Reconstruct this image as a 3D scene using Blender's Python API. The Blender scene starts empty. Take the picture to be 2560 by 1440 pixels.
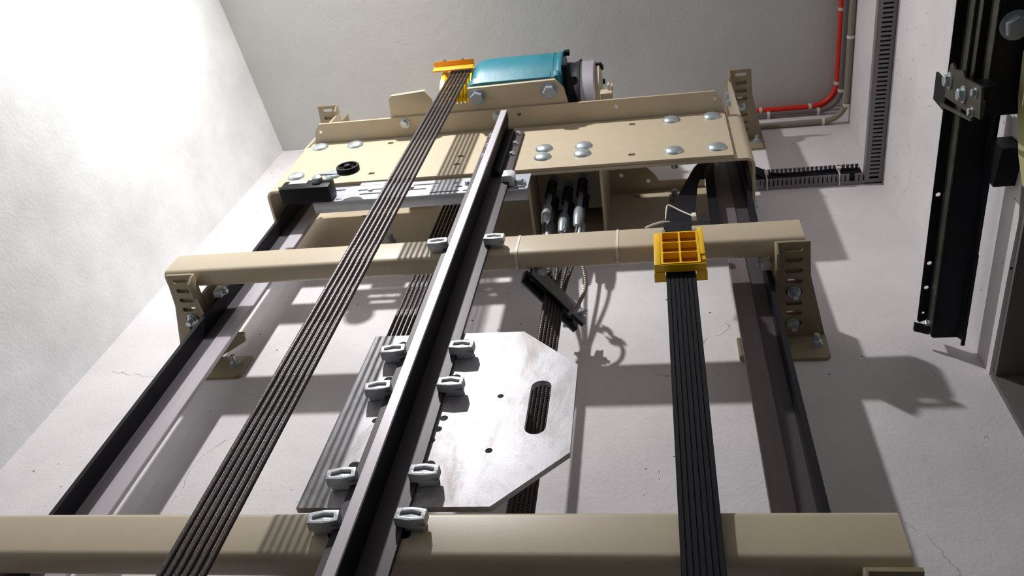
import bpy, bmesh, math, random
from mathutils import Vector, Matrix
random.seed(7)
S = bpy.context.scene
COL = S.collection
PI = math.pi

# ------------------------------------------------------------------ camera, light, exposure
cam_data = bpy.data.cameras.new('camera')
cam = bpy.data.objects.new('camera', cam_data)
COL.objects.link(cam)
S.camera = cam
R0 = Vector((0.9837272, 0.1301292, 0.1238834))      # camera right
R1 = Vector((-0.0473122, 0.8527960, -0.5200967))    # camera down
R2 = Vector((-0.1733270, 0.5057721, 0.8450753))     # camera forward
m = Matrix.Identity(4)
for i in range(3):
    m[i][0] = R0[i]; m[i][1] = -R1[i]; m[i][2] = -R2[i]
cam.matrix_world = m
cam_data.sensor_width = 36.0
cam_data.lens = 36.0 * 2193.06 / 2560.0
cam_data.clip_start = 0.02
cam_data.dof.use_dof = True
cam_data.dof.focus_distance = 1.2
cam_data.dof.aperture_fstop = 13.0

LAMP = Vector((-0.77, -0.19, 2.45))
ld = bpy.data.lights.new('shaft_lamp_light', 'AREA')
ld.shape = 'DISK'; ld.size = 0.055; ld.spread = math.radians(150); ld.energy = 19.5; ld.color = (1.0, 0.985, 0.985)
lo = bpy.data.objects.new('shaft_lamp_light', ld); COL.objects.link(lo)
lo.location = LAMP
lo.rotation_euler = Vector((0.00, 0.66, -0.75)).to_track_quat('-Z', 'Y').to_euler()
ld2 = bpy.data.lights.new('shaft_lamp_glow', 'POINT')
ld2.shadow_soft_size = 0.03; ld2.energy = 3.0; ld2.color = (1.0, 0.985, 0.985)
lo2 = bpy.data.objects.new('shaft_lamp_glow', ld2); COL.objects.link(lo2)
lo2.location = LAMP + Vector((0.0, 0.012, 0.0))

ld3 = bpy.data.lights.new('added_pool_light', 'AREA')  # unseen fill light, added to brighten a pool on the left wall
ld3.shape = 'DISK'; ld3.size = 0.10; ld3.energy = 1.3; ld3.color = (1.0, 0.99, 0.98)
lo3 = bpy.data.objects.new('added_pool_light', ld3); COL.objects.link(lo3)
lo3.location = (-1.10, 0.02, 2.14)
lo3.rotation_euler = Vector((-0.80, 0.52, -0.25)).to_track_quat('-Z', 'Y').to_euler()

W = bpy.data.worlds.new('world'); S.world = W; W.use_nodes = True
W.node_tree.nodes['Background'].inputs[0].default_value = (0.5, 0.5, 0.55, 1)
W.node_tree.nodes['Background'].inputs[1].default_value = 0.02
vs = S.view_settings
S.display_settings.display_device = 'sRGB'
vs.view_transform = 'Standard'; vs.look = 'None'; vs.exposure = 0.0; vs.gamma = 1.0
vs.use_curve_mapping = False

# ------------------------------------------------------------------ materials
def lin(c):
    return tuple((x/255/12.92 if x/255 <= .04045 else ((x/255+.055)/1.055)**2.4) for x in c) + (1.0,)

def mat(name, rgb, rough=0.5, metal=0.0, var=0.0, scale=30.0, bump=0.0, bscale=120.0, spec=0.5, rvar=0.0, stretch=None, coat=0.0):
    M = bpy.data.materials.new(name); M.use_nodes = True
    nt = M.node_tree; b = nt.nodes['Principled BSDF']
    c = lin(rgb)
    b.inputs['Base Color'].default_value = c
    b.inputs['Roughness'].default_value = rough
    b.inputs['Metallic'].default_value = metal
    b.inputs['Specular IOR Level'].default_value = spec
    b.inputs['Coat Weight'].default_value = coat
    tc = nt.nodes.new('ShaderNodeTexCoord')
    mp = nt.nodes.new('ShaderNodeMapping'); nt.links.new(tc.outputs['Object'], mp.inputs[0])
    if stretch: mp.inputs['Scale'].default_value = stretch
    if var or rvar:
        n = nt.nodes.new('ShaderNodeTexNoise'); n.inputs['Scale'].default_value = scale; n.inputs['Detail'].default_value = 6
        n.inputs['Roughness'].default_value = 0.65
        nt.links.new(mp.outputs[0], n.inputs['Vector'])
        if var:
            r = nt.nodes.new('ShaderNodeValToRGB')
            r.color_ramp.elements[0].position = .3; r.color_ramp.elements[1].position = .7
            r.color_ramp.elements[0].color = tuple(x*(1-var) for x in c[:3]) + (1,)
            r.color_ramp.elements[1].color = tuple(min(1, x*(1+var)) for x in c[:3]) + (1,)
            nt.links.new(n.outputs[0], r.inputs[0]); nt.links.new(r.outputs[0], b.inputs['Base Color'])
        if rvar:
            mr = nt.nodes.new('ShaderNodeMapRange'); mr.inputs[3].default_value = max(.05, rough-rvar); mr.inputs[4].default_value = min(1, rough+rvar)
            nt.links.new(n.outputs[0], mr.inputs[0]); nt.links.new(mr.outputs[0], b.inputs['Roughness'])
    if bump:
        n2 = nt.nodes.new('ShaderNodeTexNoise'); n2.inputs['Scale'].default_value = bscale; n2.inputs['Detail'].default_value = 4
        nt.links.new(mp.outputs[0], n2.inputs['Vector'])
        bp = nt.nodes.new('ShaderNodeBump'); bp.inputs['Strength'].default_value = bump; bp.inputs['Distance'].default_value = 0.002
        nt.links.new(n2.outputs[0], bp.inputs['Height']); nt.links.new(bp.outputs[0], b.inputs['Normal'])
    return M

def plaster(name, rgb, stain=0.12, pits=True, rough=0.75, spec=0.3):
    """painted plaster: faint clouds, fine grain, sparse dark pits and hairline cracks"""
    M = bpy.data.materials.new(name); M.use_nodes = True
    nt = M.node_tree; N = nt.nodes; L = nt.links; b = N['Principled BSDF']
    b.inputs['Roughness'].default_value = rough; b.inputs['Specular IOR Level'].default_value = spec
    c = lin(rgb)
    tc = N.new('ShaderNodeTexCoord')
    n1 = N.new('ShaderNodeTexNoise'); n1.inputs['Scale'].default_value = 5; n1.inputs['Detail'].default_value = 8; n1.inputs['Roughness'].default_value = .62
    L.new(tc.outputs['Object'], n1.inputs['Vector'])
    r1 = N.new('ShaderNodeValToRGB'); r1.color_ramp.elements[0].position = .32; r1.color_ramp.elements[1].position = .68
    r1.color_ramp.elements[0].color = tuple(x*(1-stain) for x in c[:3]) + (1,)
    r1.color_ramp.elements[1].color = tuple(min(1, x*(1+stain*.3)) for x in c[:3]) + (1,)
    L.new(n1.outputs[0], r1.inputs[0])
    out = r1.outputs[0]
    n3 = N.new('ShaderNodeTexNoise'); n3.inputs['Scale'].default_value = 140; n3.inputs['Detail'].default_value = 5
    L.new(tc.outputs['Object'], n3.inputs['Vector'])
    hsum = n3.outputs[0]
    if pits:
        v = N.new('ShaderNodeTexVoronoi'); v.inputs['Scale'].default_value = 46; v.inputs['Randomness'].default_value = 1
        L.new(tc.outputs['Object'], v.inputs['Vector'])
        # only a few cells get a pit, of random size
        sep = N.new('ShaderNodeSeparateColor'); L.new(v.outputs['Color'], sep.inputs[0])
        big = N.new('ShaderNodeMapRange'); big.inputs[1].default_value = .55; big.inputs[2].default_value = 1.0
        big.inputs[3].default_value = 0.0; big.inputs[4].default_value = .12
        L.new(sep.outputs[0], big.inputs[0])
        lt = N.new('ShaderNodeMath'); lt.operation = 'LESS_THAN'
        L.new(v.outputs['Distance'], lt.inputs[0]); L.new(big.outputs[0], lt.inputs[1])
        nm = N.new('ShaderNodeTexNoise'); nm.inputs['Scale'].default_value = 3.3
        L.new(tc.outputs['Object'], nm.inputs['Vector'])
        gate = N.new('ShaderNodeMath'); gate.operation = 'GREATER_THAN'; gate.inputs[1].default_value = .5
        L.new(nm.outputs[0], gate.inputs[0])
        mul = N.new('ShaderNodeMath'); mul.operation = 'MULTIPLY'; L.new(lt.outputs[0], mul.inputs[0]); L.new(gate.outputs[0], mul.inputs[1])
        # hairline cracks
        w = N.new('ShaderNodeTexVoronoi'); w.feature = 'DISTANCE_TO_EDGE'; w.inputs['Scale'].default_value = 1.7
        nw = N.new('ShaderNodeTexNoise'); nw.inputs['Scale'].default_value = 6; nw.inputs['Detail'].default_value = 6
        L.new(tc.outputs['Object'], nw.inputs['Vector'])
        mixv = N.new('ShaderNodeMix'); mixv.data_type = 'RGBA'; mixv.inputs[0].default_value = .16
        L.new(tc.outputs['Object'], mixv.inputs[6]); L.new(nw.outputs[1], mixv.inputs[7]); L.new(mixv.outputs[2], w.inputs['Vector'])
        cr = N.new('ShaderNodeMath'); cr.operation = 'LESS_THAN'; cr.inputs[1].default_value = .0016
        L.new(w.outputs['Distance'], cr.inputs[0])
        cg = N.new('ShaderNodeMath'); cg.operation = 'GREATER_THAN'; cg.inputs[1].default_value = .55; L.new(n1.outputs[0], cg.inputs[0])
        cm = N.new('ShaderNodeMath'); cm.operation = 'MULTIPLY'; L.new(cr.outputs[0], cm.inputs[0]); L.new(cg.outputs[0], cm.inputs[1])
        ch = N.new('ShaderNodeMath'); ch.operation = 'MULTIPLY'; ch.inputs[1].default_value = .35; L.new(cm.outputs[0], ch.inputs[0])
        mx = N.new('ShaderNodeMath'); mx.operation = 'MAXIMUM'; L.new(mul.outputs[0], mx.inputs[0]); L.new(ch.outputs[0], mx.inputs[1])
        mc = N.new('ShaderNodeMix'); mc.data_type = 'RGBA'
        L.new(mx.outputs[0], mc.inputs[0]); L.new(out, mc.inputs[6]); mc.inputs[7].default_value = lin((72, 66, 66))
        out = mc.outputs[2]
        sub = N.new('ShaderNodeMath'); sub.operation = 'SUBTRACT'; L.new(n3.outputs[0], sub.inputs[0]); L.new(mul.outputs[0], sub.inputs[1])
        hsum = sub.outputs[0]
    L.new(out, b.inputs['Base Color'])
    n4 = N.new('ShaderNodeTexNoise'); n4.inputs['Scale'].default_value = 14; n4.inputs['Detail'].default_value = 3
    L.new(tc.outputs['Object'], n4.inputs['Vector'])
    ad = N.new('ShaderNodeMath'); ad.operation = 'MULTIPLY_ADD'; ad.inputs[1].default_value = 2.2
    L.new(n4.outputs[0], ad.inputs[0]); L.new(hsum, ad.inputs[2])
    bp = N.new('ShaderNodeBump'); bp.inputs['Strength'].default_value = .28; bp.inputs['Distance'].default_value = .003
    L.new(ad.outputs[0], bp.inputs['Height']); L.new(bp.outputs[0], b.inputs['Normal'])
    return M

def smudged(name):
    """bare sheet steel: bright, with brown and grey smears and light scratches"""
    M = mat(name, (178, 177, 182), .45, .3, .10, 14, .05, 300, rvar=.15)
    nt = M.node_tree; N = nt.nodes; L = nt.links; b = N['Principled BSDF']
    base = b.inputs['Base Color'].links[0].from_socket
    tc = N.new('ShaderNodeTexCoord')
    mp = N.new('ShaderNodeMapping'); mp.inputs['Rotation'].default_value = (0, .5, 0); mp.inputs['Scale'].default_value = (9, 9, 4)
    L.new(tc.outputs['Object'], mp.inputs[0])
    n = N.new('ShaderNodeTexNoise'); n.inputs['Scale'].default_value = 1.6; n.inputs['Detail'].default_value = 9; n.inputs['Roughness'].default_value = .72
    n.inputs['Distortion'].default_value = .6
    L.new(mp.outputs[0], n.inputs['Vector'])
    r = N.new('ShaderNodeValToRGB'); r.color_ramp.elements[0].position = .46; r.color_ramp.elements[1].position = .68
    L.new(n.outputs[0], r.inputs[0])
    sc = N.new('ShaderNodeMath'); sc.operation = 'MULTIPLY'; sc.inputs[1].default_value = .75
    L.new(r.outputs[0], sc.inputs[0])
    mx = N.new('ShaderNodeMix'); mx.data_type = 'RGBA'; L.new(sc.outputs[0], mx.inputs[0]); L.new(base, mx.inputs[6])
    mx.inputs[7].default_value = lin((106, 96, 88))
    L.new(mx.outputs[2], b.inputs['Base Color'])
    return M

M_WALL = plaster('white_plaster', (224, 219, 221))
M_WALLL = plaster('smooth_white_plaster', (232, 234, 234), .16, False, .6, .35)
M_CEIL = plaster('ceiling_plaster', (202, 202, 199), .06, False)
M_REVEAL = plaster('reveal_shade_grey', (112, 110, 108), .12, False)  # dark grey with the landing opening's shade put into the colour
M_DOOR = mat('dark_grey_door', (92, 91, 90), .6, 0, .08, 12)
M_FLOOR = plaster('concrete_floor', (150, 148, 146), .15, False)
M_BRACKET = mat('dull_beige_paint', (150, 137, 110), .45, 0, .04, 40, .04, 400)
M_BEIGE = mat('beige_paint', (189, 175, 150), .42, 0, .03, 40, .04, 400)
M_RAIL = mat('rail_steel', (72, 66, 70), .5, .2, .18, 30, .03, 300, stretch=(1, 1, .08))
M_RAILS = mat('shaded_rail_steel', (112, 102, 104), .45, .2, .15, 40, .02, 300, stretch=(1, 1, .05))  # darker rail steel for the right blade, its shadow put into the colour
M_RAILM = mat('machined_rail_steel', (178, 172, 178), .45, .25, .10, 50, .02, 300, stretch=(1, 1, .05))
M_RAILD = mat('oiled_rail_steel', (22, 21, 28), .55, 0, .25, 30, spec=.2)
M_ZINC = mat('zinc', (190, 200, 206), .32, .65, .12, 160, .12, 350, rvar=.12)
M_CAST = mat('galvanised_casting', (206, 210, 214), .45, .15, .14, 120, .3, 260, rvar=.12)
M_GREYBAR = mat('grey_painted_bar', (120, 122, 130), .5, .1)
M_DZINC = mat('dull_zinc', (160, 168, 176), .42, .5, .1, 100)
M_ALU = mat('galvanised_sheet', (186, 189, 198), .35, .6, .06, 60)
M_PLATE = smudged('bare_steel_plate')
M_ROPE = mat('oiled_wire_rope', (74, 68, 68), .42, .6, .25, 60)
M_ROPEC = mat('bright_wire_rope', (150, 140, 132), .4, .7, .2, 80)
M_RUB = mat('black_rubber', (17, 16, 23), .62, 0, .25, 30, spec=.15, stretch=(1, 1, .05))
M_BLACK = mat('black_plastic', (6, 7, 16), .5, spec=.2)
M_BLKMETAL = mat('black_metal', (12, 13, 22), .5, 0, .35, 20, spec=.25)
M_BLKLIT = mat('lit_scuffed_steel', (72, 70, 62), .5, .4, .4, 25, .1, 80)  # scuffed black steel, lightened to olive where header faces catch the light
M_TEAL = mat('teal_paint', (16, 108, 124), .45, 0, .12, 25, .15, 60)
M_YEL = mat('yellow_plastic', (243, 190, 8), .42, 0, .02, 20)
M_YPAINT = mat('yellow_paint', (248, 205, 10), .35, 0, .02, 20)
M_ORANGE = mat('amber_paint', (236, 160, 20), .4)
M_YELSHADE = mat('shaded_yellow_plastic', (176, 98, 22), .55)  # yellow plastic darkened for the shade inside the clamp cells
M_SILVER = mat('turned_aluminium', (196, 190, 202), .32, .6, .03, 10)
M_PVC = mat('grey_pvc', (122, 119, 122), .45, 0, .04, 40)
M_RED = mat('red_conduit', (226, 40, 18), .35)
M_GCON = mat('grey_conduit', (112, 106, 104), .45)
M_BCON = mat('beige_grey_conduit', (140, 130, 118), .45)
M_TIE = mat('white_nylon', (222, 215, 205), .45)
M_CREAM = mat('cream_paint', (196, 190, 140), .5, 0, .1, 20)
M_LABEL = mat('white_label', (238, 232, 232), .5)

# ------------------------------------------------------------------ mesh helpers
class MB:
    def __init__(s): s.v = []; s.f = []
    def add(s, vs_, fs):
        o = len(s.v); s.v += [Vector(p) for p in vs_]; s.f += [[i+o for i in f] for f in fs]; return s
    def box(s, x0, x1, y0, y1, z0, z1):
        return s.add([(x0,y0,z0),(x1,y0,z0),(x1,y1,z0),(x0,y1,z0),(x0,y0,z1),(x1,y0,z1),(x1,y1,z1),(x0,y1,z1)],
                     [(0,3,2,1),(4,5,6,7),(0,1,5,4),(1,2,6,5),(2,3,7,6),(3,0,4,7)])
    def prism(s, poly, axis, a0, a1):
        n = len(poly)
        def P(p, a):
            return {'x': (a, p[0], p[1]), 'y': (p[0], a, p[1]), 'z': (p[0], p[1], a)}[axis]
        return s.add([P(p, a0) for p in poly] + [P(p, a1) for p in poly],
                     [list(range(n))[::-1], list(range(n, 2*n))] + [(i, (i+1) % n, n+(i+1) % n, n+i) for i in range(n)])
    def lathe(s, prof, o, d, n=24, caps=True):
        d = Vector(d).normalized(); o = Vector(o)
        u = d.orthogonal().normalized(); w = d.cross(u)
        vs_ = []; fs = []
        for r, h in prof:
            for k in range(n):
                t = 2*PI*k/n
                vs_.append(o + d*h + (u*math.cos(t) + w*math.sin(t))*r)
        for j in range(len(prof)-1):
            for k in range(n):
                a = j*n+k; b = j*n+(k+1) % n
                fs.append((a, b, b+n, a+n))
        if caps:
            fs.append(list(range(n))[::-1]); fs.append([(len(prof)-1)*n+k for k in range(n)])
        return s.add(vs_, fs)
    def cyl(s, p0, p1, r, n=16, r1=None):
        p0 = Vector(p0); p1 = Vector(p1)
        return s.lathe([(r, 0), (r if r1 is None else r1, (p1-p0).length)], p0, p1-p0, n)
    def hexa(s, p0, p1, r, cham=True):
        p0 = Vector(p0); p1 = Vector(p1); h = (p1-p0).length
        return s.lathe([(r, 0), (r, h*.86), (r*.86, h)], p0, p1-p0, 6)
    def tube(s, pts, r, n=10, caps=True):
        pts = [Vector(p) for p in pts]
        t = [(pts[min(i+1, len(pts)-1)]-pts[max(i-1, 0)]).normalized() for i in range(len(pts))]
        u = t[0].orthogonal().normalized(); vs_ = []; fs = []
        for i, p in enumerate(pts):
            u = (u - t[i]*u.dot(t[i])).normalized(); w = t[i].cross(u)
            rr = r[i] if isinstance(r, (list, tuple)) else r
            for k in range(n):
                a = 2*PI*k/n; vs_.append(p + (u*math.cos(a) + w*math.sin(a))*rr)
        for i in range(len(pts)-1):
            for k in range(n):
                a = i*n+k; b = i*n+(k+1) % n; fs.append((a, b, b+n, a+n))
        if caps:
            fs.append(list(range(n))[::-1]); fs.append([(len(pts)-1)*n+k for k in range(n)])
        return s.add(vs_, fs)
    def rope(s, pts, R, lay=.046, lobes=8, n=24, depth=.2):
        """a stranded rope: a lobed section twisted along the path"""
        pts = [Vector(p) for p in pts]
        t = [(pts[min(i+1, len(pts)-1)]-pts[max(i-1, 0)]).normalized() for i in range(len(pts))]
        u = t[0].orthogonal().normalized(); vs_ = []; fs = []; L = 0
        for i, p in enumerate(pts):
            if i: L += (pts[i]-pts[i-1]).length
            u = (u - t[i]*u.dot(t[i])).normalized(); w = t[i].cross(u)
            ph = -2*PI*L/lay
            for k in range(n):
                a = 2*PI*k/n
                r = R*(1-depth + depth*abs(math.cos(lobes*a/2)))
                vs_.append(p + (u*math.cos(a+ph) + w*math.sin(a+ph))*r)
        for i in range(len(pts)-1):
            for k in range(n):
                a = i*n+k; b = i*n+(k+1) % n; fs.append((a, b, b+n, a+n))
        fs.append(list(range(n))[::-1]); fs.append([(len(pts)-1)*n+k for k in range(n)])
        return s.add(vs_, fs)
    def ribbon(s, mids, wvs, th):
        """flat band through mid points with half-width vectors and a thickness"""
        mids = [Vector(p) for p in mids]; wvs = [Vector(p) for p in wvs]; vs_ = []; fs = []
        for i, p in enumerate(mids):
            t = (mids[min(i+1, len(mids)-1)]-mids[max(i-1, 0)]).normalized()
            nn = t.cross(wvs[i]).normalized()*th/2
            vs_ += [p-wvs[i]-nn, p+wvs[i]-nn, p+wvs[i]+nn, p-wvs[i]+nn]
        for i in range(len(mids)-1):
            for k in range(4):
                a = i*4+k; b = i*4+(k+1) % 4; fs.append((a, b, b+4, a+4))
        fs += [(3,2,1,0), tuple((len(mids)-1)*4+k for k in range(4))]
        return s.add(vs_, fs)
    def plate(s, outline, holes, th, o, u, v):
        """flat plate with real holes; o origin, u and v in-plane axes, thickness towards u x v"""
        cu = bpy.data.curves.new('tmp', 'CURVE'); cu.dimensions = '2D'; cu.fill_mode = 'BOTH'; cu.extrude = th/2
        for poly in [outline] + list(holes):
            sp = cu.splines.new('POLY'); sp.points.add(len(poly)-1)
            for k, p in enumerate(poly): sp.points[k].co = (p[0], p[1], 0, 1)
            sp.use_cyclic_u = True
        ob = bpy.data.objects.new('tmp', cu); COL.objects.link(ob)
        me = ob.evaluated_get(bpy.context.evaluated_depsgraph_get()).to_mesh()
        o = Vector(o); u = Vector(u); v = Vector(v); n = u.cross(v)
        vs_ = [o + u*p.co.x + v*p.co.y + n*(p.co.z+th/2) for p in me.vertices]
        fs = [list(p.vertices) for p in me.polygons]
        s.add(vs_, fs)
        bpy.data.objects.remove(ob); bpy.data.curves.remove(cu)
        return s
    def mirror(s, cx):
        q = MB(); q.v = [Vector((2*cx-p.x, p.y, p.z)) for p in s.v]; q.f = [f[::-1] for f in s.f]; return q
    def mesh(s, name, material, off=Vector((0, 0, 0)), bev=0.0, ang=38):
        me = bpy.data.meshes.new(name)
        me.from_pydata([p-off for p in s.v], [], s.f)
        bm = bmesh.new(); bm.from_mesh(me)
        bmesh.ops.remove_doubles(bm, verts=bm.verts, dist=1e-6)
        bmesh.ops.recalc_face_normals(bm, faces=bm.faces)
        if bev:
            es = [e for e in bm.edges if len(e.link_faces) == 2 and e.calc_face_angle(0) > math.radians(50)]
            bmesh.ops.bevel(bm, geom=es, offset=bev, segments=2, profile=.5, affect='EDGES', clamp_overlap=True)
        bm.to_mesh(me); bm.free()
        for p in me.polygons: p.use_smooth = True
        me.set_sharp_from_angle(angle=math.radians(ang))
        me.materials.append(material)
        return me
    def build(s, name, material, parent=None, bev=0.0, ang=38, label=None):
        off = wloc(parent)
        ob = bpy.data.objects.new(name, s.mesh(name, material, off, bev, ang)); COL.objects.link(ob)
        ob.parent = parent
        if label: ob['label'] = label
        return ob

def wloc(o):
    p = Vector((0, 0, 0))
    while o: p = p + o.location; o = o.parent
    return p
def rrect(cx, cy, w, h, r, n=5):
    out = []
    for sx, sy, a0 in ((1, 1, 0), (-1, 1, 90), (-1, -1, 180), (1, -1, 270)):
        for k in range(n+1):
            a = math.radians(a0 + 90*k/n)
            out.append((cx+sx*(w/2-r)+r*math.cos(a), cy+sy*(h/2-r)+r*math.sin(a)))
    return out
def rect(cx, cy, w, h): return [(cx-w/2, cy-h/2), (cx+w/2, cy-h/2), (cx+w/2, cy+h/2), (cx-w/2, cy+h/2)]
def circ(cx, cy, r, n=16): return [(cx+r*math.cos(2*PI*k/n), cy+r*math.sin(2*PI*k/n)) for k in range(n)]
def slot(cx, cy, w, h, n=8): return rrect(cx, cy, w, h, min(w, h)/2-1e-5, n)
def thing(name, label, cat, loc=(0, 0, 0), group=None):
    o = bpy.data.objects.new(name, None); COL.objects.link(o); o.location = loc; o.empty_display_size = .02
    o['label'] = label; o['category'] = cat
    if group: o['group'] = group
    return o
def tag(o, label, cat, group=None):
    o['label'] = label; o['category'] = cat
    if group: o['group'] = group
    return o
def struct(name, mb, material, **k):
    o = mb.build(name, material, None, **k); o['kind'] = 'structure'; return o
def inst(name, mesh, parent, p, d=(0, 0, 1), spin=0.0, label=None):
    """an object sharing a mesh whose own axis is +Z, put at world point p pointing along d"""
    o = bpy.data.objects.new(name, mesh); COL.objects.link(o); o.parent = parent
    q = Vector((0, 0, 1)).rotation_difference(Vector(d).normalized())
    o.matrix_local = Matrix.Translation(Vector(p)-wloc(parent)) @ q.to_matrix().to_4x4() @ Matrix.Rotation(spin, 4, 'Z')
    if label: o['label'] = label
    return o
def copy_tree(o, parent=None):
    c = o.copy(); COL.objects.link(c); c.parent = parent
    for ch in list(o.children): copy_tree(ch, c)
    return c
def arc(c, r, a0, a1, n, f):
    return [f(c[0]+r*math.cos(a0+(a1-a0)*k/n), c[1]+r*math.sin(a0+(a1-a0)*k/n)) for k in range(n+1)]
DOWN = (0, 0, -1); OUT = (0, -1, 0); LEFT = (-1, 0, 0); RIGHT = (1, 0, 0)
O3 = (0, 0, 0); EX = (1, 0, 0); EY = (0, 1, 0); EZ = (0, 0, 1)

# shared fastener meshes (axis +Z, seat at z = 0)
ME_HEX = MB().lathe([(.013, 0), (.013, .002)], O3, EZ, 20).hexa((0, 0, .002), (0, 0, .010), .0095).mesh('bolt', M_ZINC)
ME_BIG = MB().lathe([(.0215, 0), (.0215, .003)], O3, EZ, 24).hexa((0, 0, .003), (0, 0, .017), .0175).mesh('bolt', M_DZINC)
ME_STUD = MB().lathe([(.012, 0), (.012, .002)], O3, EZ, 18).hexa((0, 0, .002), (0, 0, .009), .0095).cyl((0, 0, .009), (0, 0, .022), .0052, 12).mesh('bolt', M_ZINC)
ME_SMALL = MB().lathe([(.0075, 0), (.0075, .0015)], O3, EZ, 14).hexa((0, 0, .0015), (0, 0, .007), .0058).mesh('bolt', M_ZINC)
ME_DOME = MB().lathe([(.0215, 0), (.0212, .0016), (.0185, .0050), (.0135, .0076), (.007, .0092), (.0008, .0097)], O3, EZ, 28).mesh('bolt', M_ZINC, ang=60)
ME_NUT = MB().lathe([(.015, 0), (.015, .002)], O3, EZ, 18).hexa((0, 0, .002), (0, 0, .013), .0135).cyl((0, 0, .013), (0, 0, .027), .0075, 12).mesh('nut', M_DZINC)

# ------------------------------------------------------------------ the shaft
XL, XLF = -1.247, -1.50      # left wall runs slightly outwards towards the camera
YB, YF = 1.0, -0.85
XR = .540
ZC, ZF = 2.638, -1.5
ZL = 1.30                    # underside of the lintel over the landing opening
struct('wall_back', MB().box(XL-.3, XR+.3, YB, YB+.12, ZF-.1, ZC+.1), M_WALL)
k = Vector((XLF-XL, YF-YB)).normalized()*2.1
struct('wall_left', MB().prism([(XL, YB), (XL+k.x, YB+k.y), (XL+k.x-.12, YB+k.y), (XL-.12, YB)], 'z', ZF-.1, ZC+.1), M_WALLL)
struct('wall_front', MB().box(-1.7, XR+.3, YF-.12, YF, ZF-.1, ZC+.1), M_WALLL)
# right wall: above the lintel, and the far jamb below it
jag = [(YF, ZL), (.30, ZL), (.55, ZL+.004), (.60, ZL-.006), (.64, ZL+.010), (.70, ZL-.003), (.78, ZL), (.985, ZL+.003), (YB, ZL+.003), (YB, ZC+.1), (YF, ZC+.1)]
struct('wall_right', MB().prism(jag, 'x', XR, XR+.26), M_WALL)
struct('wall_right_jamb', MB().box(XR, XR+.26, .990, YB+.02, ZF-.1, ZL-.004), M_REVEAL)
struct('soffit_shade_1', MB().box(XR+.004, XR+.259, YF+.001, .989, ZL-.014, ZL-.0065), M_REVEAL)  # dark sheet under the lintel, painting in the shade of its underside
struct('wall_right_near', MB().box(XR, XR+.26, YF, -.35, ZF-.1, ZL-.015), M_WALL)
struct('door_1', MB().box(XR+.225, XR+.259, -.35, .989, ZF, ZL-.015), M_DOOR)
struct('ceiling', MB().box(-1.8, XR+.3, YF-.12, YB+.12, ZC, ZC+.12), M_CEIL)
struct('floor', MB().box(-1.8, XR+.3, YF-.12, YB+.12, ZF-.12, ZF), M_FLOOR)

# ------------------------------------------------------------------ cross bars
YC = .79
BX0, BX1 = -1.013, .250
def crossbar(z0, z1, label):
    t = thing('cross_bar', label, 'bar', (BX0, YC, z0), 'horizontal steel cross bars')
    MB().prism(rrect(YC+.020, (z0+z1)/2, .040, z1-z0, .0125, 6), 'x', BX0, BX1).build('tube', M_BEIGE, t, ang=60)
    return t
bar_mid = crossbar(1.446, 1.528, 'beige square cross bar under the machine frame, carrying the yellow cable clamp')
bar_low = crossbar(.702, .782, 'lowest beige cross bar, right under the bright steel plate')
for x, lb in ((-.425, None), (-.332, None)):
    MB().lathe([(.0075, 0), (.0075, .0012)], (x, YC, .741), OUT, 16).build('hole_shade_disc', M_BLACK, bar_low)  # black disc paints the dark depth of a bolt hole

# cable ties round the middle bar
for x, lb in ((-.280, 'thin white cable tie round middle bar, just right of the dark rail'), (-.088, 'thin white cable tie round middle bar, left of the yellow clamp')):
    q = MB()
    o_ = rrect(YC+.020, 1.487, .0424, .0844, .0137, 6); i_ = rrect(YC+.020, 1.487, .0402, .0822, .0126, 6)
    n = len(o_)
    vs_ = [(x-.0022, p[0], p[1]) for p in o_] + [(x+.0022, p[0], p[1]) for p in o_] + [(x-.0022, p[0], p[1]) for p in i_] + [(x+.0022, p[0], p[1]) for p in i_]
    fs = []
    for a in range(n):
        b = (a+1) % n
        fs += [(a, b, n+b, n+a), (2*n+b, 2*n+a, 3*n+a, 3*n+b), (a, 2*n+a, 2*n+b, b), (n+b, 3*n+b, 3*n+a, n+a)]
    t = thing('cable_tie', lb, 'cable tie', (x, YC, 1.5), 'cable ties')
    q.add(vs_, fs).build('band', M_TIE, t)
    MB().box(x-.003, x+.003, YC+.026, YC+.034, 1.4405, 1.4447).build('lock_head', M_TIE, t)

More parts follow.
